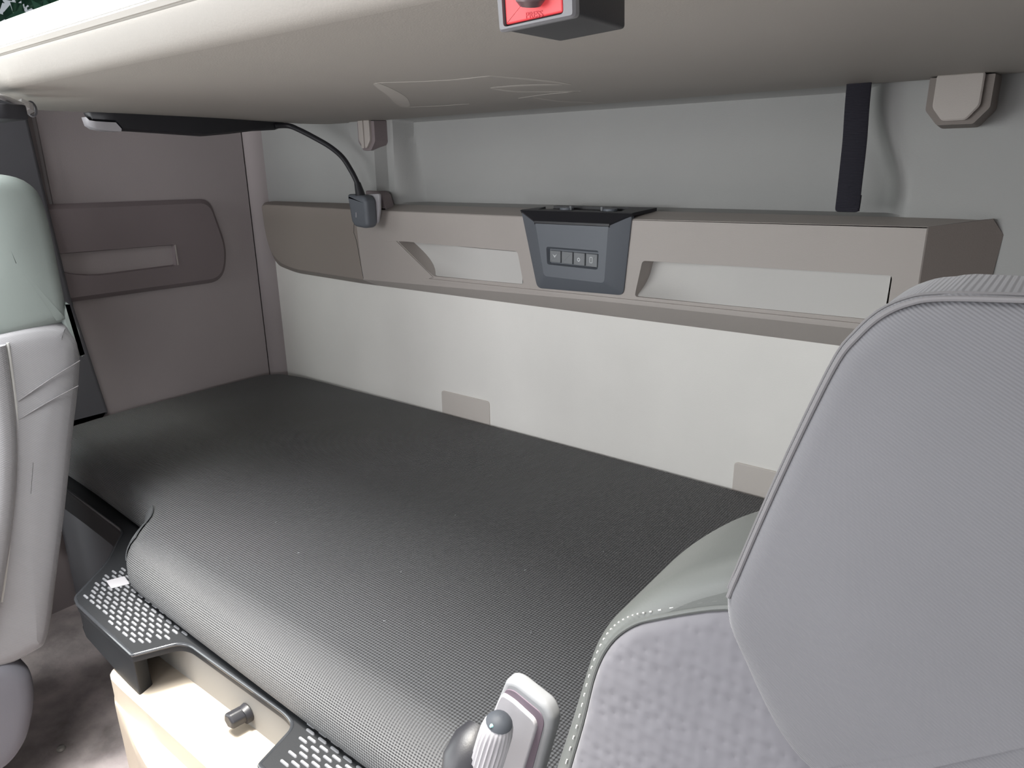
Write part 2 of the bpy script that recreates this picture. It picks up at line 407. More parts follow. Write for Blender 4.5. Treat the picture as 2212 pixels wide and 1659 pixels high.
# ribs
rib = bmesh.new(); bmesh.ops.create_cube(rib, size=1)
for v in rib.verts: v.co = Vector((v.co.x*.0170*(.86 if v.co.z > 0 else 1), v.co.y*.0040*(.7 if v.co.z > 0 else 1), (v.co.z+.5)*.0022))
bevel(rib, .0012, 1, [e for e in rib.edges if abs(e.verts[0].co.z-e.verts[1].co.z) > .001])
rm = bpy.data.meshes.new('grip_rib'); rib.to_mesh(rm); rib.free(); rm.materials.append(RIBM)
def inside(x, y, poly):
    c = False; j = len(poly)-1
    for i in range(len(poly)):
        if (poly[i][1] > y) != (poly[j][1] > y) and x < (poly[j][0]-poly[i][0])*(y-poly[i][1])/(poly[j][1]-poly[i][1])+poly[i][0]: c = not c
        j = i
    return c
inn = inset(tp, .011)
cnt = 0
for j in range(13):
    y = -.882+j*.0072
    for i in range(36):
        x = .652+i*.0245+(j % 2)*.0122-(0 if j % 4 < 2 else .004)
        if x > 1.50 or y > -.795: continue
        if all(inside(x+a, y+b, inn) for a in (-.0085, .0085) for b in (-.002, .002)) and cnt < 290:
            o = bpy.data.objects.new('grip_rib', rm); COL.objects.link(o); o.parent = t
            o.location = Vector((x, y, .6596))-wloc(t); cnt += 1
print('ribs', cnt)
# latch bolt in the cut-out
t = thing('latch', (1.08, -.842, .60), 'small dark latch knob on the rear wall of the sunlit cut-out', 'latch')
obj('mount', cyl((1.092, -.829, .606), (1.092, -.838, .605), .0145, .0135, 20), BLACK, t)
hexp = [(.0130*math.cos(R(60*k+15)), .0130*math.sin(R(60*k+15))) for k in range(6)]
obj('knob', slab(smooth_poly(hexp, .003, 3), .022, .004, lambda u, v, w: Vector((1.090+u-.15*w, -.836-w, .606+v))), BLACK, t)

# white slip of paper-like strap under the mattress corner
tag(obj('tab', slab(smooth_poly([(.669, -.833), (.700, -.838), (.712, -.812), (.680, -.806)], .002, 2), .0015, .0006, XY(.6615)), GREYPL),
    'small light grey tab sticking out under the mattress corner', 'tab')

# ================================================================== MATTRESS
mp = [(.006, -.690), (.12, -.692), (.30, -.698), (.52, -.712), (.585, -.716), (.632, -.735), (.685, -.795), (.735, -.824), (.90, -.830), (1.15, -.834), (1.45, -.838),
      (1.70, -.838), (2.0, -.80), (2.22, -.72), (2.24, -.40), (2.23, -.035), (2.18, -.012), (1.6, -.006), (1.15, -.003), (.7, -.004), (.14, -.012), (.050, -.030), (.012, -.075)]
mrad = [.03, .05, .08, .02, .03, .04, .05, .05, .02, .02, .02, .1, .1, .1, .05, .04, .03, 0, 0, 0, .05, .03, .03]
mpo = smooth_poly(mp, mrad, 5)
# densify
dens = []
for i in range(len(mpo)):
    a = Vector(mpo[i]); b = Vector(mpo[(i+1) % len(mpo)]); k = max(1, int((b-a).length/.02))
    for q in range(k): dens.append(tuple(a.lerp(b, q/k)))
def mz(u, v, w):
    # front bulges a little, back edge sags slightly towards its middle
    return Vector((u, v, .6615+w*(1+.10*sst(-.5, -.1, v)*(.5-.5*math.cos(2*math.pi*max(0, min(1, (u-.1)/1.5)))) if w > .05 else 1)))
front = lambda u, v: sst(-.45, -.8, v)
rings = []
bot, top = .6620, .752
for z, d in ((bot, .022), (bot+.004, .010), (bot+.012, .002), (bot+.022, 0)): rings.append([Vector((u, v, z)) for u, v in inset(dens, d)])
for k in range(1, 9):
    a = k/8*math.pi/2
    ring = []
    for (u, v), (fu, fv) in zip(inset(dens, .010*(1-math.cos(a))), inset(dens, .056*(1-math.cos(a)))):
        f = front(u, v); rr = .018+.036*f
        uu, vv = u*(1-f)+fu*f, v*(1-f)+fv*f
        ring.append(Vector((uu, vv, top-rr+rr*math.sin(a))))
    rings.append(ring)
def rings_pt(i, a, extra):
    p0 = inset(dens, extra); u, v = dens[i]
    p1 = inset(dens, .010*(1-math.cos(a))+extra)[i]; p2 = inset(dens, .056*(1-math.cos(a))+extra)[i]
    f = front(u, v); rr = .018+.036*f
    return Vector((p1[0]*(1-f)+p2[0]*f, p1[1]*(1-f)+p2[1]*f, top-rr+rr*math.sin(a)+(-extra)*math.sin(a)))
mv, mf = loft(rings, True, False)
mb = to_bm((mv, mf))
mb.verts.ensure_lookup_table()
n_ = len(dens); last = [mb.verts[len(mv)-n_+i] for i in range(n_)]
fcap = mb.faces.new(last)
obj_m = thing('mattress', (1.1, -.42, .6615), 'dark grey mesh fabric mattress on the lower bunk', 'mattress')
obj('cover', mb, MESH, obj_m, angle=60)
# overlapping end flap where the cover is folded at the left corner
ids = [i for i, (u, v) in enumerate(dens) if .60 < u < .700 and -.805 < v < -.722]
F = []; V = []
for lay in (0.0, .0018):
    for q, i in enumerate(ids):
        for k in range(0, 7):
            a = (k+.3)/11*math.pi/2; V.append(rings_pt(i, a, -.0018-lay))
nA = len(ids)*7
for L0 in (0, nA):
    for q in range(len(ids)-1):
        for k in range(6): b0 = L0+q*7+k; F.append((b0, b0+1, b0+8, b0+7))
for q in range(len(ids)-1):
    for k in (0, 6): b0 = q*7+k; F.append((b0, b0+7, b0+7+nA, b0+nA))
for k in range(6):
    for q in (0, len(ids)-1): b0 = q*7+k; F.append((b0, b0+1, b0+1+nA, b0+nA))
obj('cover_flap', (V, F), FLAP, obj_m, angle=50)
# lint specks
lint = [(1.12, -.41), (1.33, -.48), (1.18, -.60), (1.0, -.66), (.88, -.62), (1.40, -.36), (1.25, -.70), (1.43, -.60)]
lb = []
for (x, y) in lint:
    a = random.random()*3; lb.append(to_bm(tube([(x, y, .7525), (x+.002*math.cos(a), y+.002*math.sin(a), .7532), (x+.0035*math.cos(a+.4), y+.0035*math.sin(a+.4), .7526)], .00035, 4)))
tag(obj('lint', join(*lb), ICON, obj_m), kind='stuff')

# ================================================================== REAR STORAGE PANEL
t = thing('storage_unit', (.95, 0, 1.05), 'long taupe plastic storage panel across the rear wall with two open cubbies', 'storage panel')
outer = [(.016, 1.265), (.07, 1.2685), (.46, 1.2685), (1.0, 1.269), (1.76, 1.271), (1.822, 1.270), (1.836, 1.250), (1.830, 1.17), (1.805, 1.058), (1.2, 1.058), (.43, 1.0595), (.14, 1.066), (.05, 1.082), (.022, 1.12), (.012, 1.18)]
inner = [(.075, 1.258), (.10, 1.262), (.475, 1.257), (1.0, 1.2555), (1.735, 1.2615), (1.7485, 1.2615), (1.7485, 1.2605), (1.7485, 1.17), (1.735, 1.0985), (1.2, 1.0955), (.49, 1.080), (.20, 1.086), (.13, 1.10), (.09, 1.135), (.078, 1.19)]
orad = [.01, .01, 0, 0, .02, .02, .02, .02, .01, 0, 0, .03, .03, .03, .02]
irad = [.006, .004, 0, 0, .003, .003, .003, .01, .008, 0, 0, .03, .03, .03, .02]
def sp(p, r): return smooth_poly(p, [max(q, .0005) for q in r], 5)
o2, i2 = sp(outer, orad), sp(inner, irad)
pl = loft([[Vector((u, .004, v)) for u, v in o2], [Vector((u, -.001, v)) for u, v in o2], [Vector((u, -.049, v)) for u, v in i2],
           [Vector((u, -.0505, v)) for u, v in inset(i2, .002)]])
def frustum(p0, p1, y0, y1, r=.008):
    a, b = smooth_poly(p0, r, 4), smooth_poly(p1, r, 4)
    return to_bm(loft([[Vector((u, y0, v)) for u, v in a], [Vector((u, y1, v)) for u, v in b]]))
c1 = frustum([(.628, 1.187), (.996, 1.183), (1.012, 1.112), (.745, 1.1085)], [(.640, 1.184), (.985, 1.180), (1.000, 1.122), (.750, 1.118)], -.058, -.010, .007)
c2 = frustum([(1.288, 1.183), (1.712, 1.1885), (1.7115, 1.116), (1.274, 1.112)], [(1.292, 1.180), (1.704, 1.1855), (1.702, 1.124), (1.282, 1.120)], -.058, -.010, .007)
pan = cut(to_bm(pl), [c1, c2])
me_ = bpy.data.meshes.new('t'); pan.to_mesh(me_); pan2 = bmesh.new(); pan2.from_mesh(me_)
def half(bm, keep_right):
    q = bmesh.ops.bisect_plane(bm, geom=bm.verts[:]+bm.edges[:]+bm.faces[:], plane_co=(.484, 0, 1.2), plane_no=(1, 0, .07), clear_inner=keep_right, clear_outer=not keep_right)
    bmesh.ops.holes_fill(bm, edges=[e for e in q['geom_cut'] if isinstance(e, bmesh.types.BMEdge)]); return bm
obj('housing', half(pan, True), TAUPE, t, angle=25)
obj('end_cap', half(pan2, False), TAUPE_MID, t, angle=25)['label'] = 'browner left end piece'
def ramp(name, q, name_wide):
    (ax, az), (bx, bz), (cx_, cz), (dx, dz) = q          # top-left, top-right, bottom-right, bottom-left
    V = []; F = []; n = 10; w = 16
    for k in range(n+1):
        f = k/n
        for q in range(w+1):
            g = q/w
            y = -.0112-.030*sst(0, .45 if name_wide else .65, g)
            y = y+(-.0485-y)*f**3
            V.append(Vector(((ax+(dx-ax)*f)*(1-g)+(bx+(cx_-bx)*f)*g, y, (az+(dz-az)*f)*(1-g)+(bz+(cz-bz)*f)*g)))
            if k and q: b = k*(w+1)+q; F.append((b-w-2, b-w-1, b, b-1))
    obj(name, (V, F), CUBBY, t)['label'] = 'paler inner back'
ramp('cubby_back', [(.634, 1.1845), (.990, 1.1805), (1.006, 1.1125), (.746, 1.1090)], False)
ramp('cubby_back', [(1.291, 1.1815), (1.707, 1.1870), (1.706, 1.1165), (1.277, 1.1125)], True)
# slanted bevel flange at the left cubby and its bright lower lip
def strip(pts_a, pts_b, y, dy, name, mt):
    poly = pts_a+pts_b[::-1]
    obj(name, prism(poly, XZ(y), 0, dy), mt, t, angle=40)
strip([(.585, 1.182), (.725, 1.1015)], [(.627, 1.186), (.745, 1.1085)], -.049, .0042, 'cubby_flange', TAUPE)
strip([(.722, 1.0985), (1.735, 1.104)], [(.722, 1.1035), (1.735, 1.1105)], -.049, .0052, 'lower_lip', TAUPE)
# panel seam
seam = [(.476, 1.234), (.470, 1.20), (.478, 1.18), (.480, 1.17), (.488, 1.12), (.494, 1.084)]
obj('seam', prism([(u-.0006, v) for u, v in seam]+[(u+.0006, v) for u, v in seam][::-1], XZ(-.0498), 0, .0011), BLACK, t, angle=40)
# right end cap, darker than the housing
er = [(1.7486, 1.2618), (1.822, 1.2725), (1.8375, 1.2500), (1.8315, 1.17), (1.806, 1.0570), (1.7486, 1.0975)]
ecap = loft([[Vector((u, -.0515+.0500*(u-1.7486)/.0864, v)) for u, v in er], [Vector((u, .001, v)) for u, v in er]])
obj('end_cap', ecap, TAUPE_DK, t, angle=25)['label'] = 'darker chamfered right end'
el = [(.074, 1.2600), (.10, 1.2640), (.30, 1.2600), (.30, 1.0835), (.20, 1.0855), (.13, 1.0995), (.09, 1.1345), (.077, 1.19)]

# ================================================================== CONTROL UNIT
t = thing('control_panel', (1.14, -.05, 1.11), 'charcoal control unit with four small buttons in the middle of the storage panel', 'control panel')
cb = smooth_poly([(1.008, 1.2665), (1.265, 1.2655), (1.252, 1.114), (1.048, 1.110)], [.006, .006, .012, .012], 5)
cf = smooth_poly([(1.056, 1.2475), (1.2285, 1.2495), (1.2225, 1.136), (1.078, 1.1385)], [.004, .004, .010, .010], 5)
mid = inset(cb, .0025)
cbody = to_bm(loft([[Vector((u, -.044, v)) for u, v in cb], [Vector((u, -.0535, v)) for u, v in cb], [Vector((u, -.0555, v)) for u, v in mid],
              [Vector((u, -.0725, v)) for u, v in cf], [Vector((u, -.0735, v)) for u, v in inset(cf, .0015)]]))
pk0 = smooth_poly([(1.084, 1.2015), (1.2080, 1.2000), (1.2070, 1.1615), (1.0865, 1.1640)], .005, 4)
pk1 = smooth_poly([(1.0885, 1.1950), (1.2040, 1.1940), (1.2030, 1.1650), (1.0905, 1.1670)], .003, 4)
pocket = to_bm(loft([[Vector((u, -.080, v)) for u, v in inset(pk0, -.002)], [Vector((u, -.0655, v)) for u, v in pk1]]))
obj('fascia', cut(cbody, [pocket]), DARK, t, angle=22)
# black top tray reaching back to the wall, with two round sockets
rows = [(-.0742, 1.2450, 1.0555, 1.2290), (-.0742, 1.2492, 1.0555, 1.2290), (-.0560, 1.2680, 1.0070, 1.2662), (-.0500, 1.2695, 1.0080, 1.2668), (-.0035, 1.2765, 1.0630, 1.2900)]
V = []; F = []
for k, (y, z, xa, xb) in enumerate(rows):
    V += [Vector((xa, y, z)), Vector((xb, y, z))]
    if k: F.append((2*k-2, 2*k-1, 2*k+1, 2*k))
V += [Vector((v.x, v.y+(.004 if v.y < -.05 else 0), v.z-.006)) for v in V[:10]]
F += [tuple(i+10 for i in f) for f in F]+[(0, 2, 12, 10), (2, 4, 14, 12), (4, 6, 16, 14), (6, 8, 18, 16), (1, 3, 13, 11), (3, 5, 15, 13), (5, 7, 17, 15), (7, 9, 19, 17), (0, 1, 11, 10), (8, 9, 19, 18)]
obj('top_tray', cut(to_bm((V, F)), [box(1.045, 1.235, -.047, -.008, 1.2695, 1.30, .002)]), BLACK, t, angle=25)
for x in (1.105, 1.205):
    s = obj('socket', tube([(x, -.030, 1.2690), (x, -.030, 1.2740), (x, -.030, 1.2745)], [.014, .014, .012], 20), DARK, t)
    obj('contact', cyl((x+(.012 if x < 1.15 else -.016), -.034, 1.268), (x+(.012 if x < 1.15 else -.016), -.034, 1.2775), .0028, n=10), BTN, s)
xs4 = [1.0905+.0283*i for i in range(5)]
icons = [[(.010, .014), (.0155, .0075), (.021, .014), (.0155, .0115)], None, None, None]
for i in range(4):
    x0, x1 = xs4[i]+.0014, xs4[i+1]-.0008
    zt, zb = 1.1925-.0004*i, 1.1690-.0009*i
    b = obj('button', slab(smooth_poly([(x0, zb), (x1, zb-.0004), (x1, zt-.0004), (x0, zt)], .0014, 3), .0055, .0014, XZ(-.0655)), BTN, t)
    y = -.0711
    if i == 0: ic = prism([(x0+.007, zt-.007), (x0+.0125, zt-.0145), (x0+.018, zt-.0065), (x0+.0125, zt-.0100)], XZ(y), 0, .0004)
    elif i == 2:
        c = (x0+.0125, zt-.0135); ic = loft([[Vector((c[0]+.0035*math.cos(a)*q, y-(.0004 if k else 0), c[1]+.0040*math.sin(a)*q)) for a in [2*math.pi*j/12 for j in range(12)]] for k, q in ((0, 1), (1, 1), (1, .5))], False, False)
    elif i == 3:
        c = (x0+.0125, zt-.012); a0 = smooth_poly([(c[0]-.0032, c[1]-.006), (c[0]+.0032, c[1]-.006), (c[0]+.0032, c[1]+.006), (c[0]-.0032, c[1]+.006)], .0015, 3)
        ic = loft([[Vector((u, y, v)) for u, v in a0], [Vector((u, y-.0004, v)) for u, v in a0], [Vector((u, y-.0004, v)) for u, v in inset(a0, .0014)]], False, False)
    else: ic = None
    if ic: obj('icon', ic, ICON, b)

# ================================================================== LEFT WALL PANEL
t = thing('door_pocket', (0, -.36, 1.05), 'brown-grey plastic pocket panel with a narrow slot on the left wall', 'storage panel')
po = smooth_poly([(-.80, 1.286), (-.165, 1.281), (-.130, 1.14), (-.155, 1.050), (-.80, 1.052)], [.01, .03, .05, .07, .01], 8)
pf = smooth_poly([(-.80, 1.274), (-.173, 1.270), (-.143, 1.14), (-.165, 1.062), (-.80, 1.064)], [.01, .03, .05, .06, .01], 8)
sl0 = smooth_poly([(-.62, 1.1715), (-.288, 1.167), (-.292, 1.1105), (-.50, 1.108), (-.57, 1.122)], [.006, .006, .006, .03, .03], 6)
sl1 = inset(sl0, .0025)
def plate_with_hole(outer_rings, hole_rings):
    bm = bmesh.new()
    def ring(pts): return [bm.verts.new(p) for p in pts]
    def sides(rs):
        for a, b in zip(rs, rs[1:]):
            for i in range(len(a)): bm.faces.new((a[i], a[(i+1) % len(a)], b[(i+1) % len(a)], b[i]))
    O_ = [ring(q) for q in outer_rings]; H_r = [ring(q) for q in hole_rings]
    sides(O_); sides(H_r)
    ed = []
    for q in (O_[-1], H_r[0]):
        for i in range(len(q)): ed.append(bm.edges.get((q[i], q[(i+1) % len(q)])))
    bmesh.ops.triangle_fill(bm, edges=ed, use_beauty=True)
    return bm
bd = plate_with_hole([[Vector((x, u, v)) for u, v in p] for x, p in ((-.002, po), (.004, po), (.0165, pf))], [[Vector((.0165, u, v)) for u, v in sl0], [Vector((.003, u, v)) for u, v in sl1]])
obj('housing', bd, TAUPE_SIDE, t, angle=25)
obj('slot_liner', prism(inset(sl1, -.001), YZ(.0022), 0, .0016), SIDEWALL, t)
obj('slot_edge', prism([(-.2885, 1.112), (-.2855, 1.112), (-.2855, 1.166), (-.2885, 1.166)], YZ(.016), 0, .002), TAUPE, t)

# ================================================================== UPPER BUNK
t = thing('upper_bunk', (1.2, -.42, 1.465), 'raised upper bunk with a grey vinyl underside and white front edge', 'bunk')
ub = [(.353, -.690), (.56, -.803), (.665, -.858), (2.26, -.858), (2.26, -.003), (.345, -.003), (.320, -.085), (.372, -.38)]
ubp = smooth_poly(ub, [.03, .05, .04, .02, .02, .03, .03, .05], 6)
dn_ = []
for i in range(len(ubp)):
    a = Vector(ubp[i]); b = Vector(ubp[(i+1) % len(ubp)]); k = max(1, int((b-a).length/.03))
    for q in range(k): dn_.append(tuple(a.lerp(b, q/k)))
def ur(z, d): return [Vector((u, v, z)) for u, v in inset(dn_, d)]
def fr(z, d, out):       # like ur() but pushes the front edge outwards
    return [Vector((u, v-out*sst(-.70, -.85, v), z)) for u, v in inset(dn_, d)]
rings = [fr(1.4650, .016, 0), fr(1.4655, .008, 0), fr(1.4675, .002, .001), fr(1.4720, 0, .006), fr(1.4800, 0, .012), fr(1.4900, 0, .018), fr(1.4945, .002, .0205), fr(1.4960, .006, .0205), fr(1.4980, .004, .0205)]
obj('underside', loft(rings), BUNK, t, angle=60)
rings = [fr(1.4965, .010, .021), fr(1.4980, .003, .021), fr(1.5030, .001, .021), fr(1.5060, .004, .021)]
obj('edge_trim', loft(rings), BUNK, t, angle=50)
rings = [fr(1.5055, .008, .021), fr(1.5075, .003, .021), fr(1.522, .008, .021), fr(1.535, .014, .018), fr(1.544, .022, .014), fr(1.548, .035, .008)]
obj('mattress_cover', loft(rings), WHITE, t, angle=60)['label'] = 'bright white sunlit front edge'
# chalky smears on the underside (thin residue, real marks)
def smear(pts, wd, nm='smear'):
    P = spline([Vector((x, y, 0)) for x, y in pts], 8); N = len(P); A = []; B = []
    for i, p in enumerate(P):
        tt_ = (P[min(i+1, N-1)]-P[max(i-1, 0)]).normalized(); nn = Vector((-tt_.y, tt_.x, 0)); f = i/(N-1)
        k = wd*(math.sin(math.pi*min(1, max(0, f)))**.5+.06)
        A.append(p+nn*k); B.append(p-nn*k)
    poly = [(q.x, q.y) for q in A+B[::-1]]
    V = [Vector((q[0], q[1], 1.4652)) for q in poly]; W = [Vector((q[0], q[1], 1.4647)) for q in poly]; n = len(P)
    V = []; F = []
    for i in range(n):
        V += [Vector((A[i].x, A[i].y, 1.46475)), Vector((B[i].x, B[i].y, 1.46475)), Vector((A[i].x, A[i].y, 1.4656)), Vector((B[i].x, B[i].y, 1.4656))]
        if i: k = 4*i; F += [(k-4, k-3, k+1, k), (k-4, k, k+2, k-2), (k-3, k-1, k+3, k+1)]
    return to_bm((V, F))
SM = mat('chalk_residue', (0.46, 0.44, 0.41), .85, .15)
marks = [([(1.128, -.54), (1.02, -.40), (.93, -.30), (.87, -.235)], .013), ([(1.128, -.54), (1.20, -.50), (1.24, -.49), (1.29, -.49)], .004),
         ([(1.29, -.49), (1.31, -.40), (1.31, -.33)], .006), ([(1.20, -.38), (1.255, -.37), (1.30, -.34)], .008), ([(1.20, -.38), (1.20, -.30), (1.27, -.24)], .008),
         ([(1.13, -.22), (1.20, -.24), (1.27, -.245)], .004), ([(1.16, -.22), (1.15, -.12), (1.18, -.05)], .007), ([(.87, -.235), (.93, -.21), (1.0, -.20)], .002)]
tag(obj('smear', join(*[smear(p, w_) for p, w_ in marks]), SM, t), 'faint chalky scuff marks', kind='stuff')

# chrome latch rod under the far corner
t = thing('latch_rod', (.66, -.82, 1.44), 'chrome rod with a faceted tip under the far corner of the upper bunk', 'rod')
obj('rod', cyl((.90, -.955, 1.4525), (.655, -.808, 1.4505), .0036, n=14), SATIN, t)
obj('tip', tube([(.660, -.811, 1.4505), (.655, -.808, 1.450), (.640, -.799, 1.449), (.626, -.791, 1.448), (.622, -.7885, 1.4475)], [.0035, .0095, .0105, .0085, .003], 6), SATIN, t, angle=10)
obj('end_ring', tube([(.6235+0*k, -.790, 1.448) if k < 0 else (.619+.004*math.cos(0), -.786+.010*math.cos(a)*.6, 1.4475+.0105*math.sin(a)) for k, a in [(k, 2*math.pi*k/20) for k in range(20)]], .0018, 6, True), PILLAR, t)
obj('bracket', box(.655, .745, -.885, -.835, 1.424, 1.444, .004), BLACK, t)

# ================================================================== READING LAMP
t = thing('reading_lamp', (.36, -.45, 1.44), 'black gooseneck reading lamp running from under the upper bunk to the rear wall', 'lamp')
prof = [(-.603, 1.4590, .010), (-.598, 1.4490, .014), (-.556, 1.4480, .0165), (-.546, 1.4330, .018), (-.52, 1.4325, .018), (-.45, 1.4300, .018), (-.37, 1.4270, .017), (-.31, 1.4330, .014), (-.24, 1.4420, .011), (-.17, 1.4470, .008), (-.14, 1.4560, .006)]
rings = []
for y, zb, hw in prof:
    xc = .372-.03*sst(-.35, -.12, y)
    zt = 1.4650
    rings.append([Vector((xc-hw, y, zt)), Vector((xc-hw, y, zb+.004)), Vector((xc-hw*.6, y, zb)), Vector((xc+hw*.6, y, zb)), Vector((xc+hw, y, zb+.004)), Vector((xc+hw, y, zt))])
obj('arm', loft(rings), BLACK, t, angle=40)
lens = [[Vector((.372-hw, y, zt)), Vector((.372-hw*.85, y, zb)), Vector((.372+hw*.85, y, zb)), Vector((.372+hw, y, zt))] for y, zt, zb, hw in
        ((-.6085, 1.456, 1.452, .010), (-.605, 1.450, 1.441, .014), (-.595, 1.4485, 1.4345, .0172), (-.575, 1.4478, 1.4318, .0182), (-.558, 1.4475, 1.4312, .0186), (-.549, 1.4360, 1.4312, .0186))]
obj('lens', loft(lens), GREYPL, t, angle=60)['label'] = 'pale grey end lens'
gp = [(.352, -.17, 1.4560), (.365, -.14, 1.4570), (.392, -.13, 1.4470), (.440, -.12, 1.4260), (.483, -.112, 1.405), (.519, -.108, 1.381), (.545, -.106, 1.350), (.561, -.104, 1.322), (.567, -.103, 1.300)]
obj('gooseneck', tube(spline(gp, 6), .0062, 12), BLACK, t)
obj('collar', tube([(.561, -.104, 1.323), (.566, -.103, 1.302), (.568, -.103, 1.290)], [.0075, .0105, .0125], 14), BLACK, t)
hp = smooth_poly([(.534, 1.298), (.594, 1.294), (.603, 1.282), (.603, 1.226), (.590, 1.219), (.553, 1.222), (.543, 1.234)], [.008, .008, .004, .006, .006, .006, .004], 4)
h = obj('lamp_head', slab(hp, .030, .009, XZ(-.088), back_r=.004), DARK, t, angle=30)
obj('switch', tube([(.566, -.1185, 1.256), (.566, -.1192, 1.244)], [.0013, .0018], 8), GREYPL, h)
obj('back_plate', slab(smooth_poly([(.56, 1.296), (.614, 1.298), (.611, 1.262), (.60, 1.228), (.56, 1.228)], .006, 3), .006, .002, XZ(-.0795)), GREYPL, h)

# ================================================================== BUNK BRACKETS, STRAP, CLIPS
def bracket(x0, x1, zb, y, label, rake, side):
    t = thing('bunk_bracket', ((x0+x1)/2, 0, zb), label, 'bracket', 'upper bunk brackets on the rear wall')
    p0 = [(x0-.012, 1.466), (x1+.014, 1.466), (x1+.014, zb+.018), (x1-.004, zb-.004), (x0+.006, zb-.004), (x0-.012, zb+.018)]
    p1 = [(x0, 1.466), (x1, 1.466), (x1, zb+.022), (x1-.014, zb+.004), (x0+.014, zb+.004), (x0, zb+.022)]
    a, b = smooth_poly(p0, .004, 3), smooth_poly(p1, .004, 3)
    obj('housing', loft([[Vector((u, .0, v)) for u, v in a], [Vector((u, y+.006, v)) for u, v in inset(a, .003)]]), side, t, angle=30)  # sides darker than the face: their shade is put into the colour
    obj('face', loft([[Vector((u, y+.008, v)) for u, v in b], [Vector((u, y, v)) for u, v in b], [Vector((u, y-.0015, v)) for u, v in inset(b, .002)]]), TAUPE, t, angle=30)
    return t
bracket(1.7315, 1.7880, 1.402, -.060, 'taupe plastic bracket right of the black strap', 0, TAUPE_DK)
t = bracket(.508, .548, 1.398, -.044, 'taupe plastic bracket at the top of the rear wall post, behind the lamp neck', 0, TAUPE_SIDE)
obj('rib', box(.520, .530, -.049, -.044, 1.402, 1.465, .0015), TAUPE, t)
t = thing('socket_cover', (.53, -.01, 1.266), 'small brown plastic cup on the rear panel behind the lamp head', 'cover')
sc = smooth_poly([(.515, 1.258), (.586, 1.258), (.574, 1.293), (.562, 1.301), (.515, 1.303)], [.001, .001, .004, .006, .004], 4)
obj('cup', slab(sc, .030, .003, XZ(-.012)), TAUPE_SIDE, t)
obj('inset', slab(smooth_poly([(.553, 1.262), (.575, 1.262), (.567, 1.290), (.553, 1.294)], .003, 3), .002, .0008, XZ(-.0415)), TAUPE_DK, t)

# strap
pts = [(1.6275, -.040, 1.470), (1.6285, -.042, 1.430), (1.632, -.044, 1.380), (1.634, -.045, 1.330), (1.6345, -.045, 1.295), (1.634, -.045, 1.281)]
P = spline(pts, 6); rings = []
for i, p in enumerate(P):
    hw, ht = .0170, .0016
    yy = p.y+.004*math.sin(i/len(P)*7)
    rings.append([Vector((p.x+sx*hw, yy+sy*ht, p.z)) for sx, sy in ((-1, -1), (-.9, -1.5), (.9, -1.5), (1, -1), (1, 1), (.9, 1.5), (-.9, 1.5), (-1, 1))])
t = thing('strap', (1.634, -.045, 1.28), 'black webbing strap hanging from the upper bunk in front of the rear wall', 'strap')
obj('webbing', loft(rings), WEB, t)
obj('folded_end', slab(smooth_poly([(1.6165, 1.2795), (1.6510, 1.2795), (1.6515, 1.305), (1.6165, 1.305)], [.006, .006, .001, .001], 4), .007, .002, XZ(-.0415)), WEB, t)

for (x0, x1, z0, z1, lab) in ((.707, .866, .70, .809, 'taupe plastic clip between mattress and rear wall, nearer the far corner'),
                              (1.477, 1.62, .70, .806, 'taupe plastic clip between mattress and rear wall, half hidden by the near seat')):
    tag(obj('clip', slab(smooth_poly([(x0, z0), (x1, z0), (x1, z1), (x0, z1)], [.001, .001, .008, .008], 4), .0045, .0018, XZ(.0015)), CLIP), lab, 'clip', 'plastic clips along the mattress edge')

# ================================================================== RED BUCKLE
t = thing('belt_buckle', (1.66, -.82, 1.42), 'black buckle with a red release button under the front edge of the upper bunk', 'buckle')
# housing frame faces the viewer; local frame
O = Vector((1.6490, -.8850, 1.4455)); ex = Vector((.985, .17, 0)).normalized(); ez = Vector((.03, -.12, .99)).normalized(); ey = ez.cross(ex)  # ey points away from the viewer
def B3(u, v, w): return O+(ex*u+ez*v)*.90+ey*w
hp = smooth_poly([(-.0260, -.0180), (.0270, -.0140), (.0270, .0215), (-.0270, .0215)], .003, 4)
obj('housing', slab(hp, .085, .003, lambda u, v, w: B3(u, v-(.085-w)*.07, .085-w), back_r=.006), BLACK, t)
rimo, rimi = smooth_poly([(-.0270, -.0190), (.0275, -.0150), (.0275, .0225), (-.0280, .0225)], .003, 4), smooth_poly([(-.0225, -.0155), (.0195, -.0120), (.0195, .0200), (-.0225, .0200)], .002, 4)
obj('bezel', loft([[B3(u, v, .003) for u, v in rimo], [B3(u, v, -.002) for u, v in rimo], [B3(u, v, -.004) for u, v in inset(rimo, .0015)], [B3(u, v, -.004) for u, v in inset(rimi, -.0005)], [B3(u, v, .001) for u, v in rimi]], False, False), BEZEL, t, angle=30)
b = obj('release_button', slab(inset(rimi, .0006), .0035, .0012, lambda u, v, w: B3(u, v, .001-w)), RED, t)
obj('slot', slab(smooth_poly([(.0065, .0075), (.0155, .0075), (.0150, .0150), (.0070, .0150)], .001, 2), .0006, .0002, lambda u, v, w: B3(u, v, -.0026-w)), REDDK, b)
obj('slot', slab(smooth_poly([(-.0185, .0050), (-.0080, .0030), (-.0065, .0125), (-.0135, .0140)], .002, 2), .0006, .0002, lambda u, v, w: B3(u, v, -.0026-w)), REDDK, b)
fc = bpy.data.curves.new('press', 'FONT'); fc.body = 'PRESS'; fc.size = .0052; fc.extrude = .00025; fc.align_x = 'CENTER'
fo = bpy.data.objects.new('press', fc); COL.objects.link(fo)
dg = bpy.context.evaluated_depsgraph_get(); me = bpy.data.meshes.new_from_object(fo.evaluated_get(dg)); bmt = bmesh.new(); bmt.from_mesh(me)
bpy.data.objects.remove(fo)
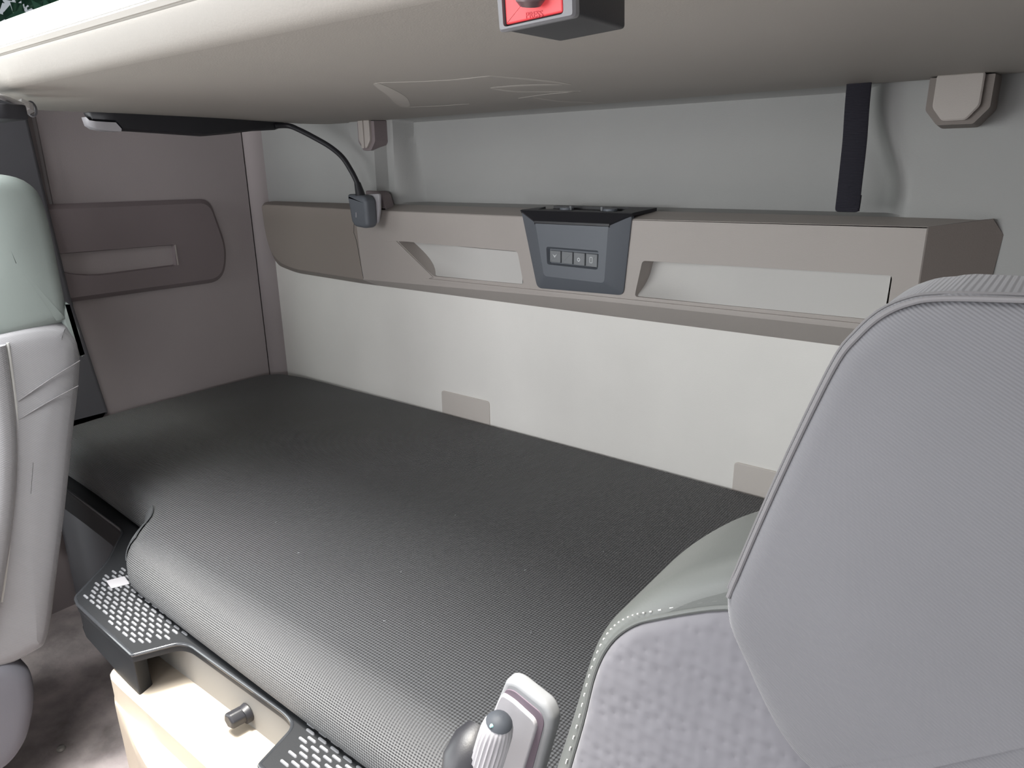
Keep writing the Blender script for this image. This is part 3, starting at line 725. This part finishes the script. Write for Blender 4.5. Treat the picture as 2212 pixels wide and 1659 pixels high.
for v in bmt.verts: v.co = B3(v.co.x*.95-.001, v.co.y-.0125, -.0026-v.co.z)
obj('lettering', bmt, REDDK, b, smooth=False)
obj('tongue', tube([B3(.000, .030, -.008), B3(-.001, .018, -.007), B3(-.001, .004, -.0065), B3(-.0015, -.0030, -.006), B3(-.002, -.0060, -.0055)], [.0035, .0045, .0075, .0085, .006], 14), BROWNK, t)
obj('strap_end', slab([(-.017, .0205), (-.003, .0205), (-.003, .036), (-.017, .036)], .003, .001, lambda u, v, w: B3(u, v, -.002-w)), WEB, t)
obj('strap_end', slab([(.001, .018), (.017, .018), (.017, .036), (.001, .036)], .002, .0008, lambda u, v, w: B3(u, v, -.0005-w)), GREYPL, t)

# ================================================================== NEAR (RIGHT) SEAT
t = thing('near_seat', (1.96, -.90, ZF), 'near seat with smooth grey headrest cushion and honeycomb shoulder fabric, at the right edge', 'seat')
CX = 1.965
def seat3(y0): return lambda u, v, w: Vector((u, y0+.2*(v-1.15)-w, v))
# backrest shoulder cushion
L_ = [(1.833, 1.182), (1.802, 1.163), (1.783, 1.150), (1.766, 1.134), (1.752, 1.117), (1.7425, 1.101), (1.737, 1.082), (1.731, 1.046), (1.7235, 1.005), (1.712, .93), (1.708, .80), (1.708, .70)]
sh = L_+[(2*CX-x, z) for x, z in L_[::-1]]
shp = [tuple(v)[:2] for v in spline([Vector((x, z, 0)) for x, z in sh], 4)]
obj('backrest', slab(shp, .090, .013, lambda u, v, w: seat3(-.862)(u, v, w), back_r=.015), VINYL, t, angle=60)
I_ = [(1.845, 1.153), (1.811, 1.1445), (1.777, 1.1265), (1.763, 1.1165), (1.7525, 1.1025), (1.746, 1.083), (1.7425, 1.052), (1.7365, 1.010), (1.728, .93), (1.722, .80), (1.722, .72)]
ins = I_+[(2*CX-x, z) for x, z in I_[::-1]]
ip = [tuple(v)[:2] for v in spline([Vector((x, z, 0)) for x, z in ins], 4)]
obj('honeycomb_panel', slab(ip, .018, .007, lambda u, v, w: seat3(-.938)(u, v, w), dome=.006), HONEY, t, angle=60)
# seam piping and stitches along the bolster
crv = [Vector(seat3(-.952)(x-.0005, z+.0005, 0)) for x, z in I_]
cs_ = spline(crv, 6)
obj('seam_piping', tube(cs_, .0013, 8), VINYL, t)
st = []
off = spline([Vector(seat3(-.9515)(x-.0034*(1 if z < 1.12 else .4), z+.0036*(1 if z > 1.10 else 0), 0)) for x, z in I_], 10)
acc = 0
for i in range(1, len(off)):
    if i % 2 == 0 and off[i].z > .95:
        a, b_ = off[i-1], off[i]; st.append(to_bm(tube([a, a.lerp(b_, .6)], .0005, 5)))
tag(obj('stitching', join(*st), SEAM, t), kind='stuff')
# headrest cushion
H_ = [(1.985, 1.3065), (1.903, 1.305), (1.876, 1.303), (1.865, 1.300), (1.856, 1.294), (1.849, 1.285), (1.8435, 1.275), (1.8365, 1.252), (1.829, 1.224), (1.8225, 1.198), (1.8165, 1.172), (1.8145, 1.163), (1.8175, 1.148), (1.827, 1.134), (1.838, 1.119), (1.849, 1.107), (1.863, 1.0985), (1.885, 1.095), (1.985, 1.093)]
CH = 1.985
hd = H_[1:-1]+[(2*CH-x, z) for x, z in H_[::-1]][1:-1]
hdp = [tuple(v)[:2] for v in spline([Vector((x, z, 0)) for x, z in hd], 3, True)]
obj('headrest', slab(hdp, .075, .012, lambda u, v, w: seat3(-.900)(u, v, w), dome=.010, back_r=.012), TWILL, t, angle=60)
side = [p for p in H_[1:12]]
obj('headrest_piping', tube(spline([Vector(seat3(-.9715)(x+.0025, z-.001, 0)) for x, z in side], 6), .0011, 8), PIPE, t)
obj('headrest_piping', tube(spline([Vector(seat3(-.9660)(x+.0003, z, 0)) for x, z in side], 6), .0008, 8), PIPE, t)
# seat base cushion, hidden from the photograph's viewpoint except from the side
obj('seat_cushion', slab(smooth_poly([(1.72, -1.42), (2.21, -1.42), (2.21, -.97), (1.72, -.97)], .06, 5), .14, .04, XY(.50)), VINYL, t)
obj('pedestal', box(1.78, 2.15, -1.36, -.98, ZF, .51, .02), BLACK, t)
obj('recliner', box(1.80, 2.13, -1.04, -.93, .60, .76, .02), BLACK, t)

ARMF = mat('armrest_frame_plastic', (0.22, 0.225, 0.235), .45, .4)
# armrest side piece with frame, inner plate and ribbed knob
ar = obj('armrest', None or slab(smooth_poly([(1.6490, .9990), (1.6525, 1.0085), (1.6610, 1.0115), (1.6880, 1.0045), (1.6925, .9960), (1.6925, .988), (1.6800, .935), (1.6650, .80), (1.6200, .80), (1.6140, .90), (1.628, .944)],
        [.003, .004, .005, .006, .003, .002, 0, .01, .01, .01, .01], 4), .012, .004, lambda u, v, w: Vector((u, -.918+.0*v-w, v)), back_r=.003), ARMF, t)
ar['label'] = 'light grey folded armrest end with ribbed knob'
obj('groove', slab(smooth_poly([(1.6500, .9930), (1.6540, 1.0020), (1.6610, 1.0040), (1.6840, .9975), (1.6865, .9900), (1.6740, .935), (1.6600, .86), (1.6300, .86), (1.636, .944)], .003, 3), .0012, .0004, XZ(-.9295)), PLUM, ar)  # groove drawn as a thin plum-coloured strip
obj('inner_plate', slab(smooth_poly([(1.6480, .9900), (1.6520, .9985), (1.6620, .9975), (1.6800, .9910), (1.6815, .9850), (1.6690, .938), (1.6520, .88), (1.6250, .88), (1.634, .944)], .003, 3), .0042, .0012, XZ(-.9295)), GREYPL, ar)
CAPM = mat('knob_cap_plastic', (0.045, 0.05, 0.06), .6, .3)
# ribbed knob: axis tilted
kb = Vector((1.6370, -.955, .895)); kt = Vector((1.6685, -.955, 1.0030)); ax_ = (kt-kb).normalized()
side_ = ax_.cross(Vector((0, 1, 0))).normalized(); fr_ = ax_.cross(side_)
nR = 22; nn = nR*4; rings = []
for f, rr, dp in ((0, .0115, 1), (.80, .0115, 1), (.88, .0112, 1), (.93, .0103, .5), (.97, .0083, 0), (.99, .0055, 0), (1.0, .0025, 0)):
    c = kb+(kt-kb)*f
    rings.append([c+(side_*math.cos(a)+fr_*math.sin(a))*(rr-.0011*dp*(.5+.5*math.cos(nR*a))) for a in [2*math.pi*k/nn for k in range(nn)]])
obj('ribbed_knob', loft(rings), GREYPL, ar, angle=70)
obj('knob_cap', tube([kt-ax_*.0045, kt-ax_*.002, kt+ax_*.0004, kt+ax_*.001], [.0092, .0076, .0042, .001], 20), CAPM, ar)
obj('cap_dot', tube([kt-ax_*.002+Vector((-.001, -.0075, 0)), kt-ax_*.002+Vector((-.001, -.0088, .0004))], [.0014, .0008], 10), mat('pale_teal_dot', (.3, .6, .6), .3, .5), ar)
col_ = Vector((1.6470, -.957, .950))
obj('collar', tube([col_+Vector((-.010, .018, .016)), col_+Vector((-.0095, .010, .010)), col_+Vector((-.009, -.003, .000)), col_+Vector((-.0085, -.010, -.006))], [.010, .0155, .0165, .013], 22), BLACK, ar)
obj('support', box(1.665, 1.74, -.925, -.905, .82, .86, .004), BLACK, ar)

# ================================================================== FAR (LEFT) SEAT
t = thing('far_seat', (.38, -.95, ZF), 'far grey-green upholstered seat seen side-on at the left edge', 'seat')
W0 = .16
# headrest section
hl = [(-.872, 1.350), (-.835, 1.352), (-.803, 1.338), (-.788, 1.300), (-.7860, 1.19), (-.7880, 1.13), (-.80, 1.112), (-.905, 1.100), (-.945, 1.13), (-.945, 1.23), (-.915, 1.325)]
hlp = [tuple(v)[:2] for v in spline([Vector((a, b, 0)) for a, b in hl], 4, True)]
obj('headrest', slab(hlp, .44, .022, YZ(.180), dome=.003, back_r=.03), LSEATG, t, angle=60)
bl = [(-.800, 1.118), (-.786, 1.10), (-.7780, 1.070), (-.790, 1.008), (-.817, .914), (-.850, .795), (-.886, .676), (-.918, .575), (-.945, .555), (-1.02, .56), (-1.045, .62), (-1.00, .80), (-.955, .95), (-.935, 1.06), (-.915, 1.115), (-.86, 1.125)]
blp = [tuple(v)[:2] for v in spline([Vector((a, b, 0)) for a, b in bl], 4, True)]
obj('backrest', slab(blp, .50, .028, YZ(.125), dome=.004, back_r=.03), LSEAT, t, angle=60)
# front bolster roll at the side, with piping
fb = [(-.885, 1.10), (-.893, 1.00), (-.905, .92), (-.93, .82), (-.975, .68)]
obj('bolster', tube(spline([Vector((.622, y-.027, z)) for y, z in fb], 6), [.024]*25, 14), LSEAT, t)
obj('piping', tube(spline([Vector((.6262, y-.001, z)) for y, z in fb], 6), .0022, 8), SEAM, t)
# cross seams
for (ya, za, yb, zb) in ((-.79, 1.050, -.89, 1.005), (-.80, 1.008, -.895, .975)):
    obj('seam', tube(spline([Vector((.6275, ya, za)), Vector((.6290, (ya+yb)/2, (za+zb)/2+.002)), Vector((.6275, yb, zb))], 6), .0009, 6), PIPE, t)
obj('side_wedge', slab(smooth_poly([(-.787, 1.150), (-.776, 1.095), (-.779, 1.050), (-.792, 1.080), (-.800, 1.118)], .004, 3), .02, .005, YZ(.595)), LSEATG, t)
# base cushion / recliner cover
bc = [(-1.45, .585), (-1.05, .590), (-.985, .575), (-.955, .535), (-.958, .47), (-.985, .40), (-1.02, .37), (-1.45, .37)]
obj('seat_cushion', slab(smooth_poly(bc, [.05, .05, .03, .03, .04, .03, .02, .02], 5), .52, .03, YZ(.110), dome=.004, back_r=.03), LSEATD, t, angle=60)
obj('cushion_piping', tube(spline([Vector((.628, -1.14, .565)), Vector((.632, -1.06, .567)), Vector((.630, -1.005, .560))], 5), .0016, 8), SEAM, t)
obj('pedestal', box(.20, .52, -1.38, -1.02, ZF, .38, .02), BLACK, t)
tag(obj('pebble', to_bm(tube([(.493, -.914, ZF), (.493, -.914, ZF+.003), (.493, -.914, ZF+.008), (.493, -.914, ZF+.010)], [.006, .0085, .007, .002], 10)), NOTCH), 'small pale pebble on the worn floor between far seat and storage box', 'pebble')

# ================================================================== OUTSIDE
t = thing('tree', (-2.6, -.1, 0), 'green leafy tree outside, seen through the upper side window', 'tree')
obj('trunk', tube([(-2.6, -.1, 0), (-2.6, -.08, 1.0), (-2.55, -.1, 2.2)], [.12, .10, .07], 12), BARK, t)
V = []; F = []
for i in range(5200):
    while True:
        p = Vector((random.uniform(-1, 1), random.uniform(-1, 1), random.uniform(-1, 1)))
        if .25 < p.length < 1: break
    c = Vector((-2.6, 0.25, 2.75))+Vector((p.x*.8, p.y*1.7, p.z*1.25)); a = Vector((random.gauss(0, 1), random.gauss(0, 1), random.gauss(0, 1))).normalized()
    b = a.orthogonal().normalized(); s = random.uniform(.04, .075); k = len(V)
    V += [c-a*s, c+b*s*.5, c+a*s, c-b*s*.5]; F += [(k, k+1, k+2, k+3)]
tag(obj('foliage', (V, F), LEAF, t, smooth=False), kind='stuff')
